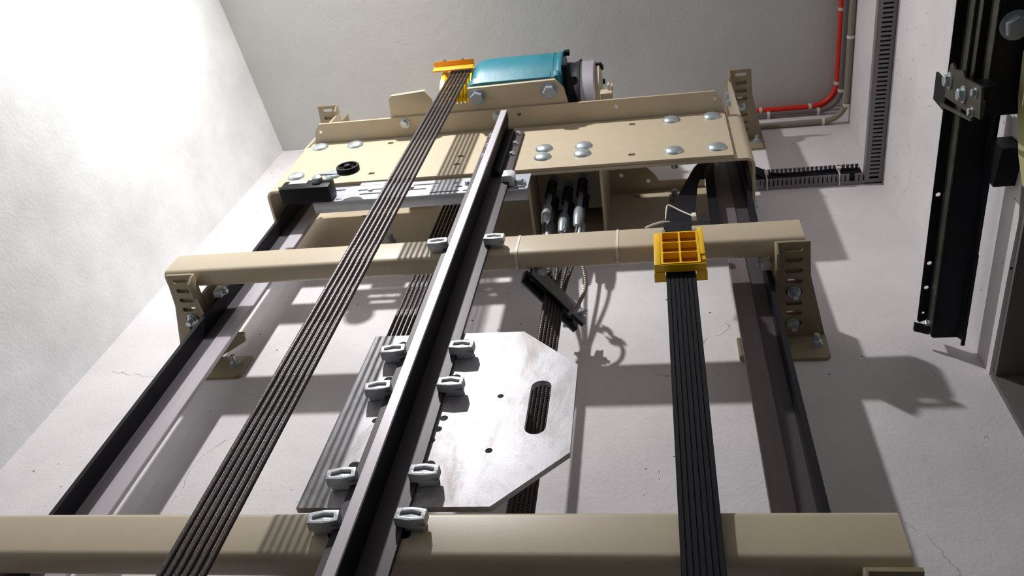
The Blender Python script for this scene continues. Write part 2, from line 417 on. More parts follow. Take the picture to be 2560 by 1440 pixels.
# ------------------------------------------------------------------ wall brackets
def make_bracket(name, label, mir, dz, stickers=True):
    """slotted horizontal plate, side flange and wall foot; mir mirrors it to the left-hand side"""
    CX = -.3725
    X = (lambda x: 2*CX-x) if mir else (lambda x: x)
    def fin(q): return q.mirror(CX) if mir else q
    loc = (X(.24), YB, 1.40+dz)
    t = thing(name, label, 'bracket', loc, 'slotted wall brackets')
    ys = [.8045, .827, .850, .8725, .895, .9195, .942, .965]
    out = [(.200, .790), (.257, .790), (.2605, .862), (.292, .999), (.212, .999), (.186, .986), (.132, .957), (.130, .937), (.2005, .934), (.1985, .88)]
    holes = [slot(.229+.0006*i, y, .031, .0105 if i not in (4, 7) else .013) for i, y in enumerate(ys)]
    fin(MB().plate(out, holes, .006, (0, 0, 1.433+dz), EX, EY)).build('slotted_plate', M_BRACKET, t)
    # second slotted plate lying on top, its square holes show through two slots
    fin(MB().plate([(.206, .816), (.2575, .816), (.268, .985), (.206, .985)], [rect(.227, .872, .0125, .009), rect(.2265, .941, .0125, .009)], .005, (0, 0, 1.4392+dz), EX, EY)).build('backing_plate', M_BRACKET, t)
    fl = [(.790, 1.4392), (.792, 1.425), (.800, 1.407), (.834, 1.407), (.838, 1.419), (.930, 1.428), (.930, 1.4392)]
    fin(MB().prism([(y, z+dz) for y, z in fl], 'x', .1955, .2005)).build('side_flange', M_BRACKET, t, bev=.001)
    foot = [(.128, 1.432), (.292, 1.432), (.290, 1.366), (.284, 1.359), (.136, 1.359), (.128, 1.366)]
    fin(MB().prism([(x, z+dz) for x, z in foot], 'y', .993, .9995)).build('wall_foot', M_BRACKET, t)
    # plate behind the guide rail
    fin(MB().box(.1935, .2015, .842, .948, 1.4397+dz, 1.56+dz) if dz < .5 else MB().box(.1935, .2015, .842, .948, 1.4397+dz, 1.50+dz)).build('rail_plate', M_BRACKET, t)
    for y in (.895, .965):
        inst('bolt', ME_STUD, t, (X(.232), y, 1.433+dz), DOWN, random.random())
    for x in (.271, .154):
        inst('bolt', ME_STUD, t, (X(x), .993, 1.403+dz), OUT, random.random())
    return t
make_bracket('wall_bracket', 'beige slotted bracket under right end of the middle cross bar', False, 0)
make_bracket('wall_bracket', 'beige bracket under left end of the middle cross bar', True, 0)
make_bracket('wall_bracket', 'beige slotted bracket above right end of the machine frame, beside the red conduit', False, .996)
make_bracket('wall_bracket', 'small beige bracket above left end of the machine frame', True, .996)
make_bracket('wall_bracket', 'beige bracket under right end of the lowest cross bar, at bottom edge', False, -.744)
make_bracket('wall_bracket', 'beige bracket under left end of the lowest cross bar, at bottom left corner', True, -.744)

# ------------------------------------------------------------------ guide rails
def t_rail_parts(t, back, z0, z1, d, xc=None, yc=None):
    pass
XC = -.3795
rail = thing('guide_rail', 'thick dark T-section guide rail clamped in front of the bars and plate', 'rail', (XC, YC, ZF))
MB().prism([(XC-.045, YC), (XC-.045, YC-.0075), (XC-.012, YC-.0105), (XC+.012, YC-.0105), (XC+.045, YC-.0075), (XC+.045, YC)], 'z', ZF+.002, 2.075).build('flange', M_RAIL, rail)
MB().prism([(XC-.0055, YC-.0105), (XC-.0055, YC-.027), (XC-.008, YC-.031), (XC-.008, YC-.0585), (XC+.008, YC-.0585), (XC+.008, YC-.031), (XC+.0055, YC-.027), (XC+.0055, YC-.0105)], 'z', ZF+.002, 2.085).build('blade', M_RAILD, rail)
MB().prism([(XC-.008, YC-.0586), (XC-.008, YC-.061), (XC-.0072, YC-.062), (XC+.0072, YC-.062), (XC+.008, YC-.061), (XC+.008, YC-.0586)], 'z', ZF+.002, 2.085).build('running_edge', M_RAILM, rail)
MB().box(XC+.0086, XC+.0245, YC-.0245, YC-.0106, 1.79, 2.05).build('joint_strip', M_RAILD, rail, bev=.001)
for z in (2.050, 1.985, 1.920):
    for sx in (1, -1):
        inst('bolt', ME_SMALL, rail, (XC+sx*.034, YC-.0085, z), OUT, random.random())

def cw_rail(sgn, xf, label):
    """counterweight rail, blade towards the middle of the shaft"""
    t = thing('counterweight_rail', label, 'rail', (xf, .895, ZF), 'counterweight guide rails')
    s = sgn
    fl = [(xf-s*.008, .860), (xf, .860), (xf+s*.002, .884), (xf+s*.002, .906), (xf, .930), (xf-s*.008, .930)]
    MB().prism(fl, 'z', ZF+.002, 2.10).build('flange', M_RAILD, t)
    MB().prism([(xf+s*.002, .8925), (xf+s*.028, .8925), (xf+s*.028, .8975), (xf+s*.002, .8975)], 'z', ZF+.002, 2.10).build('web', M_RAIL, t)
    MB().prism([(xf+s*.028, .890), (xf+s*.060, .890), (xf+s*.061, .891), (xf+s*.061, .899), (xf+s*.060, .900), (xf+s*.028, .900)], 'z', ZF+.002, 2.10).build('blade', M_RAILM if sgn > 0 else M_RAILS, t)
    return t
cw_rail(1, -.915, 'left counterweight rail with dark flange, behind the left end of the bars')
cw_rail(-1, .184, 'right counterweight rail behind the black flat cable, beside the slotted bracket')

# ------------------------------------------------------------------ rail clips
def make_clip(side):
    """cast rail clip; side +1 grips the flange's right edge"""
    ring_o = [(-.0090, -.0085), (.010, -.0115), (.0300, -.0095), (.0305, .0080), (.011, .0112), (-.0080, .0095)]
    ring_i = [(-.0030, -.0035), (.010, -.0060), (.0250, -.0045), (.0248, .0022), (.011, .0060), (-.0022, .0042)]
    body = MB().plate(ring_o, [ring_i], .0095, (0, -.0140, 0), EX, EZ)   # u x v = -Y, so it grows towards the room
    body.prism(ring_o, 'y', -.0140, -.0088)
    base = MB().prism([(.0015, -.0075), (.0265, -.0075), (.0275, .0065), (.0015, .0075)], 'y', -.0087, -.0004)
    nut = MB().prism([(-.0022, -.0030), (.010, -.0056), (.0240, -.0040), (.0235, -.0004), (.011, .0026), (-.0015, .0006)], 'y', -.0205, -.0141)
    q = []
    for mb, nm, mt, bv in ((body, 'clip_body', M_CAST, .0004), (base, 'clip_foot', M_CAST, .0006), (nut, 'wedge', M_CAST, .0005)):
        if side < 0: mb = mb.mirror(0)
        q.append((nm, mb.mesh(nm, mt, bev=bv)))
    return q
CLIPS = {1: make_clip(1), -1: make_clip(-1)}
def rail_clip(side, z, label, dx=0, tilt=0):
    t = thing('rail_clip', label, 'clip', (XC+side*(.0452)+dx, YC, z), 'cast clips holding the dark guide rail')
    t.rotation_euler = (0, tilt, 0)
    for nm, me in CLIPS[side]:
        o = bpy.data.objects.new(nm, me); COL.objects.link(o); o.parent = t
    return t
names = {1.117: 'top pair on the steel plate', 1.021: 'middle pair on the steel plate', .831: 'lowest pair on the steel plate', .753: 'pair on the lowest cross bar', 1.480: 'pair on the middle cross bar'}
for z, lb in names.items():
    rail_clip(1, z, 'cast rail clip right of the dark rail, ' + lb, tilt=random.uniform(-.03, .03))
    rail_clip(-1, z-.004, 'cast rail clip left of the dark rail, ' + lb, tilt=random.uniform(-.12, -.04))
# forged clamp at the sheet-metal bracket
t = thing('rail_clamp', 'square forged clamp with bolt holding the rail to the sheet-metal bracket', 'clamp', (-.325, .795, 1.775))
MB().prism([(-.350, .7815), (-.3335, .7815), (-.3325, .792), (-.322, .793), (-.320, .772), (-.327, .766), (-.346, .766)], 'z', 1.762, 1.795).build('clamp_body', M_CAST, t, bev=.001)
MB().box(-.3215, -.298, .7895, .7935, 1.756, 1.788).build('square_washer', M_ALU, t, bev=.0006)
inst('bolt', ME_HEX, t, (-.310, .7895, 1.772), OUT, .3)
# clips on the counterweight rails, just below the middle bar
for sgn, xf, lb in ((1, -.915, 'zinc clip on the left counterweight rail under the middle bar'), (-1, .184, 'zinc clip on the right counterweight rail under the middle bar')):
    t = thing('rail_clip', lb, 'clip', (xf, .852, 1.445), 'clips on the counterweight rails')
    MB().box(*sorted((xf-sgn*.010, xf+sgn*.008)), .8440, .8590, 1.452, 1.478).build('clip_body', M_CAST, t, bev=.002)
    inst('bolt', ME_SMALL, t, (xf+sgn*.0085, .8515, 1.466), (sgn, 0, 0))

# ------------------------------------------------------------------ steel plate on the rail
pl = thing('mounting_plate', 'bright bare steel plate with chamfered corners, hand slot and bolt holes', 'plate', (-.31, YC, .98))
out = [(-.491, .786), (-.232, .7875), (-.1375, .886), (-.139, 1.084), (-.233, 1.180), (-.488, 1.182)]
holes = [slot(-.190, .985, .0305, .122, 10)]
for x, z, r in ((-.428, .961, .0062), (-.423, .936, .0062), (-.421, .913, .0062), (-.326, .963, .0062), (-.330, .939, .0060), (-.335, .915, .0058), (-.249, 1.011, .0048), (-.249, .892, .0052),
                (-.327, 1.156, .0075), (-.326, 1.061, .0075), (-.327, .866, .0078), (-.333, 1.102, .0042), (-.332, 1.003, .0042), (-.333, .815, .0055),
                (-.434, 1.156, .0075), (-.434, 1.060, .0075), (-.434, .866, .0078), (-.428, 1.101, .0042), (-.428, 1.0, .0042)):
    holes.append(circ(x, z, r, 18))
MB().plate(out, holes, .009, (0, YC+.0092, 0), EX, EZ).build('sheet', M_PLATE, pl)

# ------------------------------------------------------------------ machine frame
fr = thing('machine_frame', 'large beige folded-steel machine frame with domed bolts across the top of the shaft', 'frame', (-.38, .80, 1.85))
ZB, ZT = 1.847, 2.118
# folded channel: front sheet and two returns
def chan(x0, x1, y0, y1, r, th):
    o = [(x0, y1)] + [(x0+r-r*math.cos(a), y0+r-r*math.sin(a)) for a in [PI/2*k/6 for k in range(7)]] + [(x1-r+r*math.sin(a), y0+r-r*math.cos(a)) for a in [PI/2*k/6 for k in range(7)]] + [(x1, y1)]
    q = max(r-th, .001)
    i = [(x1-th, y1)] + [(x1-r+q*math.sin(a), y0+r-q*math.cos(a)) for a in [PI/2*k/6 for k in range(6, -1, -1)]] + [(x0+r-q*math.cos(a), y0+r-q*math.sin(a)) for a in [PI/2*k/6 for k in range(6, -1, -1)]] + [(x0+th, y1)]
    return o, i
o_, i_ = chan(-.945, .206, .7985, .948, .020, .006)
q = MB(); n = len(o_); pts = o_ + i_[::-1]
vs_ = [(p[0], p[1], ZB-.004) for p in pts] + [(p[0], p[1], ZT-.002) for p in pts]
fs = []
for a in range(n-1):
    fs += [(a, a+1, 2*n+a+1, 2*n+a), (n+a+1, n+a, 3*n+a, 3*n+a+1), (a+1, a, n+a, n+a+1), (2*n+a, 2*n+a+1, 3*n+a+1, 3*n+a)]
fs += [(0, 2*n, 3*n, n), (n-1, 2*n-1, 4*n-1, 3*n-1)]
q.add(vs_, fs).build('folded_channel', M_BEIGE, fr, ang=45)
fo = [(-.912, ZB), (.160, ZB), (.160, ZT), (-.912, ZT)]
MB().plate(fo, [rect(x, z, .0150, .0110) for x, z in ((-.687, 2.083), (-.687, 1.890), (-.478, 1.957), (-.478, 1.908), (-.064, 2.081), (-.064, 1.889))], .0078, (0, .7982, 0), EX, EZ).build('front_plate', M_BEIGE, fr, label='flat beige front plate with small square holes')
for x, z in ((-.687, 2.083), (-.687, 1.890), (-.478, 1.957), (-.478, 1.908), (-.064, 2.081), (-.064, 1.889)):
    MB().box(x-.0072, x+.0072, .7972, .7983, z-.0053, z+.0053).build('hole_shade_patch', M_BLACK, fr)  # black patch paints the dark inside each shallow hole
BO = [(-.882, 2.089), (-.784, 2.086), (-.884, 1.902), (-.784, 1.895), (-.273, 1.962), (-.272, 1.911), (-.178, 1.961), (-.179, 1.915), (.031, 2.087), (.128, 2.090), (.031, 1.892), (.127, 1.894)]
for x, z in BO:
    inst('bolt', ME_DOME, fr, (x, .7903, z), OUT)
    inst('nut', ME_NUT, fr, (x, .8046, z), (0, 1, 0), random.random())
# horizontal top plate with chamfered ends, seen from below
to = [(-.905, .784), (-.9, .758), (-.885, .738), (.138, .738), (.155, .758), (.160, .784), (.160, .812), (-.905, .812)]
MB().plate(to, [circ(-.886, .759, .0055), circ(.137, .757, .0055), circ(-.103, .757, .0052), circ(-.349, .756, .0052)], .006, (0, 0, 2.1225), EX, EY).build('top_plate', M_BEIGE, fr)
for x, y in ((-.651, .755), (-.406, .756)):
    inst('bolt', ME_HEX, fr, (x, y, 2.1225), DOWN, .4)
# rear beam with its own ledge
MB().plate([(-.988, 1.85), (.200, 1.85), (.200, 2.118), (-.988, 2.118)], [rect(-.478, 2.063, .0145, .010), rect(-.064, 2.082, .0145, .010), rect(-.80, 2.07, .0145, .010)], .006, (0, .994, 0), EX, EZ).build('rear_plate', M_BEIGE, fr)
MB().plate([(-.134, .917), (-.036, .922), (-.013, .948), (-.008, .961), (-.002, .964), (.110, .964), (.110, .9878), (-.134, .9878)], [circ(-.102, .941, .0058), circ(-.034, .961, .0052)], .005, (0, 0, 2.114), EX, EY).build('rear_ledge', M_BEIGE, fr)
MB().box(-.90, -.60, .962, .9878, 2.114, 2.119).build('rear_ledge', M_BEIGE, fr)
for x in (-.305, -.1355):
    MB().box(x-.003, x+.003, .806, .9876, 1.852, 2.10).build('divider_plate', M_BEIGE, fr)
HP = [(-.262, .880), (-.225, .899), (-.188, .880), (-.262, .925), (-.225, .942), (-.187, .920)]
MB().plate([(-.3015, .806), (-.139, .806), (-.139, .9655), (-.3015, .9655)], [circ(x, y, .0105) for x, y in HP], .008, (0, 0, 1.985), EX, EY).build('hitch_plate', M_BEIGE, fr)
MB().box(-.3015, -.139, .812, .9876, 2.1005, 2.106).build('added_light_shield', M_BEIGE, fr)  # unseen plate added to keep light out of the hitch box
# arms up to the top brackets
for xa in (.1945, -.9455):
    MB().prism([(.806, ZT-.003), (.90, ZT-.003), (.892, 2.43), (.815, 2.43)], 'x', xa, xa+.006).build('side_arm', M_BEIGE, fr)
    for z in (2.40, 2.34):
        inst('bolt', ME_HEX, fr, (xa if xa > 0 else xa+.006, .85, z), LEFT if xa > 0 else RIGHT)
# bolts on the right return
for y, z in ((.90, 1.93), (.93, 1.875)):
    inst('bolt', ME_HEX, fr, (.206, y, z), RIGHT)
inst('nut', ME_NUT, fr, (.031, .9878, 2.05), OUT)
inst('nut', ME_NUT, fr, (-.68, .9878, 1.90), OUT); inst('nut', ME_NUT, fr, (-.56, .9878, 1.89), OUT); inst('nut', ME_NUT, fr, (.095, .9878, 1.895), OUT)

# ------------------------------------------------------------------ traction machine
tm = thing('traction_machine', 'teal traction machine with yellow sheave on top of the machine frame', 'machine', (-.36, .80, 2.14))
BP = [(-.688, .742), (-.684, .690), (-.676, .681), (-.586, .675), (-.572, .700), (-.570, .716), (-.476, .716), (-.474, .679), (-.250, .676), (-.230, .700), (-.222, .742), (-.222, .885), (-.688, .885)]
MB().plate(BP, [], .012, (0, 0, 2.1288), EX, EY).build('base_plate', M_BEIGE, tm, bev=.0012)
for x in (-.451, -.265):
    inst('bolt', ME_BIG, tm, (x, .704, 2.1288), DOWN, random.random())
AY, AZ = .799, 2.285
# housing: rounded front, flat seat, domed left shoulder
sec = [(AY-.128, 2.141), (AY-.136, 2.158)] + [(AY-.140*math.cos(a), AZ+.140*math.sin(a)) for a in [math.radians(-38+k*9.2) for k in range(15)]] + [(AY+.10, AZ+.12), (AY+.128, AZ), (AY+.128, 2.141)]
q = MB(); rings = []
for x, f in ((-.476, .90), (-.470, .955), (-.458, .99), (-.440, 1.0), (-.262, 1.0), (-.2615, .985), (-.250, .985)):
    rings.append([(x, AY+(p[0]-AY)*f, 2.141+(p[1]-2.141)*f) for p in sec])
n = len(sec); fs = []
for j in range(len(rings)-1):
    for a in range(n):
        b = (a+1) % n; fs.append((j*n+a, j*n+b, (j+1)*n+b, (j+1)*n+a))
fs += [list(range(n))[::-1], [(len(rings)-1)*n+a for a in range(n)]]
q.add([p for r in rings for p in r], fs).build('motor_housing', M_TEAL, tm, ang=40)
q = MB(); f = 1.012
q.add([(x, AY+(p[0]-AY)*f, 2.141+(p[1]-2.141)*f) for x in (-.252, -.240) for p in sec], [list(range(n))[::-1], list(range(n, 2*n))] + [(a, (a+1) % n, n+(a+1) % n, n+a) for a in range(n)])
q.build('end_flange', M_TEAL, tm, bev=.001)
for a in (-25, 20, 60):
    p = (AY-.137*math.cos(math.radians(a)), AZ+.137*math.sin(math.radians(a)))
    MB().cyl((-.2398, p[0], p[1]), (-.226, p[0], p[1]), .0085, 10).build('flange_bolt', M_BLACK, tm)
MB().lathe([(.108, 0), (.112, .012), (.110, .026), (.113, .036), (.119, .044)], (-.2395, AY, AZ), EX, 40).build('brake_ring', M_RAILD, tm, ang=25)
MB().lathe([(.112, 0), (.112, .034), (.108, .038)], (-.1950, AY, AZ), EX, 40).build('brake_drum', M_SILVER, tm)
MB().lathe([(.100, 0), (.100, .010), (.050, .013)], (-.1568, AY, AZ), EX, 32).build('end_cap', M_BEIGE, tm)
for a in (5, 40, 75):
    p = (AY-.099*math.cos(math.radians(a)), AZ+.099*math.sin(math.radians(a)))
    MB().box(-.1570, -.140, p[0]-.006, p[0]+.006, p[1]-.006, p[1]+.006).build('terminal', M_RAILD, tm)
q = MB().box(-.1430, -.112, .735, .775, 2.165, 2.20).box(-.125, -.119, .722, .735, 2.190, 2.215).box(-.115, -.110, .722, .735, 2.180, 2.205)
q.build('encoder_box', M_BEIGE, tm, bev=.002)
# grooved sheave
NG = 8; P_ = .00984; X0 = -.5165-3.5*P_-.012
prof = [(.116, 0), (.1235, .0015)]
XG0 = -.5165-2.5*P_ - P_/2
xs = -.568
prof = [(.112, 0), (.1225, .002), (.1225, .006)]
for g in range(9):
    x = -.5165 + (g-3.5+.0-.0)*P_ - xs - P_*0
    x = (-.5165 + 2.5*P_) - (8-g)*P_ + P_*1 - xs - P_
    if x < .009: continue
    for dx, dr in ((-.0049, .1225), (-.0040, .1215), (-.0022, .1168), (0, .1155), (.0022, .1168), (.0040, .1215), (.0049, .1225)):
        prof.append((dr, x+dx))
prof = [p for i, p in enumerate(prof) if i < 3 or p[1] > .0065]
prof += [(.1225, prof[-1][1]+.004), (.112, prof[-1][1]+.006)]
MB().lathe(prof, (xs, AY, AZ), EX, 72).build('sheave', M_YPAINT, tm, ang=30)
MB().prism([(.652, 2.296), (.668, 2.296), (.670, 2.262), (.666, 2.262), (.664, 2.290), (.650, 2.290)], 'x', -.590, -.480).build('rope_guard', M_ORANGE, tm, bev=.001)
for x in (-.562, -.512):
    MB().cyl((x, .655, 2.297), (x, .655, 2.306), .004, 10).build('guard_screw', M_RAILD, tm)

# ------------------------------------------------------------------ suspension ropes
YR0, YR1 = .6795, .9185
RR = (YR1-YR0)/2; YRC = (YR0+YR1)/2
def seg(a, b, step):
    a = Vector(a); b = Vector(b); n = max(1, int((b-a).length/step)); return [a+(b-a)*k/n for k in range(n)]
path = seg((0, YR0, .35), (0, YR0, AZ), .0030)
path += [Vector((0, YRC-RR*math.cos(PI*k/60), AZ+RR*math.sin(PI*k/60))) for k in range(60)]
path += seg((0, YR1, AZ), (0, YR1, .45), .005) + [Vector((0, YR1, .45))]
ME_ROPE = MB().rope(path, .0039, .046, 8, 20, .20).mesh('wire', M_ROPE, ang=80)
q = MB().cyl((0, YR0, ZF+.002), (0, YR0, .3495), .0039, 10).cyl((0, YR1, ZF+.002), (0, YR1, .4495), .0039, 10)
ME_ROPE_LOW = q.mesh('lower_run', M_ROPE, ang=80)
ordn = ['leftmost', 'second from left', 'third from left', 'fourth from left', 'fifth from left', 'rightmost']
for i in range(6):
    t = thing('suspension_rope', ordn[i] + ' of the six dark steel ropes hanging from the yellow sheave', 'rope', (-.5165+(i-2.5)*P_, 0, 0), 'suspension ropes on the sheave')
    for nm, me in (('wire', ME_ROPE), ('lower_run', ME_ROPE_LOW)):
        o = bpy.data.objects.new(nm, me); COL.objects.link(o); o.parent = t
# hitch ropes: threaded rod, socket and rope of each
DV = Vector((.6, .8, 0))
CLB = Vector((-.2165, .893, 1.440))
ME_ROD = MB().cyl((0, 0, -.235), (0, 0, .055), .0058, 12).mesh('threaded_rod', M_ZINC)
ME_WASH = MB().lathe([(.0165, 0), (.0165, .0025)], (0, 0, 0), EZ, 20).mesh('washer', M_DZINC)
ME_SOCK = MB().lathe([(.0070, 0), (.0110, -.012), (.0115, -.050), (.0085, -.085), (.0052, -.092)], O3, EZ, 12).mesh('socket', M_ZINC)
sp_pts = [(.0108*math.cos(a), .0108*math.sin(a), -.012-.085*a/(2*PI*7)) for a in [2*PI*7*k/112 for k in range(113)]]
ME_SPR = MB().tube(sp_pts, .0019, 6).mesh('spring', M_RAILD)
order = [0, 3, 1, 4, 2, 5]
for k, hi in enumerate(order):
    hx, hy = HP[hi]
    pos = ('front left', 'front middle', 'front right', 'rear left', 'rear middle', 'rear right')[hi]
    t = thing('hitch_rope', 'steel rope ending on the ' + pos + ' threaded rod of the rope hitch box', 'rope', (hx, hy, 1.985), 'ropes ending in the hitch box')
    inst('threaded_rod', ME_ROD, t, (hx, hy, 1.985))
    inst('washer', ME_WASH, t, (hx, hy, 1.9822))
    inst('nut', ME_NUT, t, (hx, hy, 1.9935))
    zl = -.150-.03*(hi % 3)
    inst('spring', ME_SPR, t, (hx, hy, 1.975))
    inst('socket', ME_SOCK, t, (hx, hy, 1.985-.150-.010*(hi % 3)))
    e = CLB + DV*((k-2.5)*.0086)
    zs = 1.985-.150-.010*(hi % 3)-.090
    p = [Vector((hx, hy, zs))]
    for j in range(1, 40):
        f = j/40; s_ = f*f*(3-2*f)
        p.append(Vector((hx, hy, zs)).lerp(Vector((e.x, e.y, 1.47)), f) + (Vector((e.x, e.y, 0))-Vector((hx, hy, 0)))*(s_-f))
    p += seg((e.x, e.y, 1.47), (e.x, e.y, .50), .005) + [Vector((e.x, e.y, .5))]
    MB().rope(p, .0041, .046, 8, 16, .2).cyl((e.x, e.y, ZF+.002), (e.x, e.y, .4995), .004, 8).build('wire', M_ROPE, t, ang=80)

# clamp block squeezing the hitch ropes
cb = thing('rope_clamp', 'black rope clamp block with grey side bars, slanting across ropes under the middle bar', 'clamp', CLB)
NV = Vector((.8, -.6, 0))
def dbox(q, c, l, w0, w1, z0, z1):
    c = Vector(c); vs_ = []
    for z in (z0, z1):
        for a, b in ((-l/2, w0), (l/2, w0), (l/2, w1), (-l/2, w1)):
            p = c + DV*a + NV*b; vs_.append((p.x, p.y, z))
    return q.add(vs_, [(0,3,2,1),(4,5,6,7),(0,1,5,4),(1,2,6,5),(2,3,7,6),(3,0,4,7)])
dbox(MB(), CLB, .150, .0045, .0125, 1.427, 1.462).build('clamp_pad', M_BLACK, cb, bev=.001)
dbox(MB(), CLB, .150, -.0125, -.0045, 1.427, 1.462).build('clamp_pad', M_BLACK, cb, bev=.001)
dbox(MB(), CLB, .150, .0126, .0165, 1.426, 1.466).build('side_bar', M_GREYBAR, cb, bev=.0006)
dbox(MB(), CLB, .150, -.0165, -.0126, 1.426, 1.466).build('side_bar', M_GREYBAR, cb, bev=.0006)
for a in (-.060, .060):
    c = CLB + DV*a + Vector((0, 0, .005))
    MB().cyl(c-NV*.030, c+NV*.030, .0045, 12).build('clamp_rod', M_ZINC, cb)
    MB().hexa(c+NV*.0167, c+NV*.0245, .0095).build('nut', M_ZINC, cb)
    MB().hexa(c-NV*.0167, c-NV*.0245, .0095).build('nut', M_ZINC, cb)
# tail loop and wire rope grips
A = CLB + DV*.030 + NV*.018
lp = [Vector((-.190, .872, 1.585)), Vector((-.178, .866, 1.560)), Vector((-.166, .868, 1.535)), Vector((-.158, .880, 1.505)), Vector((-.157, .892, 1.475)), Vector((-.166, .903, 1.450)), Vector((-.176, .912, 1.430)), Vector((-.190, .916, 1.4235))]
def smooth(pts, n=10):
    out_ = []
    P4 = [pts[0]] + list(pts) + [pts[-1]]
    for i in range(1, len(P4)-2):
        for k in range(n):
            t_ = k/n; p0, p1, p2, p3 = [Vector(x) for x in P4[i-1:i+3]]
            out_.append(.5*((2*p1)+(-p0+p2)*t_+(2*p0-5*p1+4*p2-p3)*t_*t_+(-p0+3*p1-3*p2+p3)*t_**3))
    out_.append(Vector(pts[-1])); return out_
tag(MB().rope(smooth(lp, 12), .0040, .046, 8, 16, .2).build('rope_tail', M_ROPEC, None, ang=80), 'short loose rope tail curling beside the black clamp block', 'rope')
for (x, y, z), lb in (((-.183, .868, 1.565), 'lower zinc rope grip on the loose rope tail under the middle bar'), ((-.205, .872, 1.600), 'upper zinc rope grip just below the middle bar'), ((-.232, .872, 1.512), 'zinc rope grip above the left end of the clamp block')):
    t = thing('rope_grip', lb, 'grip', (x, y, z), 'wire rope grips')
    MB().box(x-.011, x+.011, y-.012, y-.005, z-.006, z+.006).build('saddle', M_CAST, t, bev=.001)
    for sx in (-.008, .008):
        MB().cyl((x+sx, y-.026, z), (x+sx, y+.008, z), .0024, 10).build('stud', M_ZINC, t)
        MB().hexa((x+sx, y-.013, z), (x+sx, y-.019, z), .0052).build('nut', M_ZINC, t)

# ------------------------------------------------------------------ sheet-metal switch bracket
sb = thing('switch_bracket', 'galvanised slotted sheet bracket hanging under the machine frame front', 'bracket', (-.53, .80, 1.79))
sl = [slot(-.534, 1.808, .064, .008), slot(-.550, 1.784, .044, .008), slot(-.481, 1.761, .068, .007), slot(-.432, 1.761, .014, .006), slot(-.462, 1.805, .013, .007), slot(-.452, 1.784, .018, .007),
      slot(-.755, 1.809, .052, .008), slot(-.664, 1.800, .064, .008), slot(-.662, 1.778, .050, .008), slot(-.732, 1.759, .015, .006)]
MB().plate([(-.790, 1.749), (-.291, 1.749), (-.291, 1.829), (-.790, 1.826)], sl, .003, (0, .7962, 0), EX, EZ).build('web', M_ALU, sb)
a = [(.7932, 1.757), (.7937, 1.751), (.797, 1.747), (.820, 1.747), (.820, 1.750), (.798, 1.750), (.7962, 1.752), (.7962, 1.757)]
MB().prism(a, 'x', -.790, -.291).build('lower_flange', M_ALU, sb, ang=60)
inst('bolt', ME_SMALL, sb, (-.434, .7931, 1.794), OUT)
MB().box(-.70, -.63, .7937, .800, 1.829, 1.850).build('hanger', M_ALU, sb)
for x in (-.565, -.664):
    MB().lathe([(.0055, 0), (.0055, .004)], (x, .7931, 1.796), OUT, 12).build('plug', M_TIE, sb)
ls = thing('limit_switch', 'black limit switch with roller lever on the left end of the sheet bracket', 'switch', (-.80, .78, 1.75))
MB().box(-.862, -.742, .752, .7925, 1.742, 1.788).build('housing', M_BLACK, ls, bev=.004)
MB().box(-.845, -.802, .7510, .7522, 1.768, 1.786).build('label_plate', M_LABEL, ls)
MB().lathe([(.012, 0), (.012, .012), (.006, .016)], (-.775, .752, 1.772), OUT, 16).build('lever_hub', M_DZINC, ls)
MB().box(-.775, -.700, .736, .740, 1.776, 1.784).build('lever', M_DZINC, ls, bev=.001)
MB().lathe([(.0255, 0), (.0265, .002), (.0265, .012), (.0255, .014), (.021, .014), (.0205, .007), (.008, .007), (.007, .016)], (-.700, .736, 1.782), OUT, 32).build('roller', M_BLACK, ls)
roller = ls.children[-1]
for k in range(6):
    a = PI*k/3
    MB().cyl((-.700+.007*math.cos(a), .726, 1.782+.007*math.sin(a)), (-.700+.0208*math.cos(a), .726, 1.782+.0208*math.sin(a)), .0018, 6).build('spoke', M_BLACK, roller)

# ------------------------------------------------------------------ flat travelling cable and its clamp
K = .972
class KB(MB):
    def build(s, *a, **k):
        s.v = [p*K for p in s.v]; return MB.build(s, *a, **k)
fc = thing('flat_cable', 'wide black flat travelling cable hanging straight down from the yellow clamp', 'cable', (.025, .76, 0))
nseg = 7; w = .0490/nseg
poly = []
for kx in range(nseg):
    x = .0002+kx*w
    poly += [(x+.0003, .0013), (x+.0010, 0), (x+w-.0010, 0), (x+w-.0003, .0013)]
poly += [(.0492, .0063), (.0002, .0063)]
q = MB(); lev = [(1.40, .7505), (1.27, .7510), (1.05, .7590), (.78, .7705), (.50, .7750), (ZF+.002, .7750)]
n = len(poly)
q.add([(p[0]+.001*(1.3-z), y+p[1], z) for z, y in lev for p in poly], [list(range(n)), list(range((len(lev)-1)*n, len(lev)*n))[::-1]] + [(j*n+a, j*n+(a+1) % n, (j+1)*n+(a+1) % n, (j+1)*n+a) for j in range(len(lev)-1) for a in range(n)])
q.build('hanging_run', M_RUB, fc, ang=30)
KB().ribbon([(.025, .7760, 1.441), (.025, .7760, 1.49), (.0255, .7765, 1.508), (.0265, .784, 1.518), (.0275, .795, 1.524), (.028, .806, 1.532)], [(.0252, 0, 0)]*6, .005).build('folded_tab', M_RUB, fc)
LE = [(-.002, .812, 1.535), (.010, .83, 1.66), (.024, .85, 1.738), (.044, .87, 1.850), (.061, .88, 1.929), (.081, .88, 1.995), (.103, .88, 2.030), (.118, .88, 2.032), (.125, .876, 2.005), (.122, .872, 1.93), (.1205, .872, 1.86), (.119, .872, 1.735), (.118, .872, 1.60)]
RE = [(.050, .812, 1.530), (.060, .83, 1.645), (.069, .85, 1.724), (.077, .87, 1.826), (.083, .88, 1.897), (.089, .882, 1.928), (.094, .884, 1.940), (.098, .885, 1.940), (.1005, .876, 1.925), (.100, .872, 1.895), (.099, .872, 1.83), (.098, .872, 1.735), (.098, .872, 1.60)]
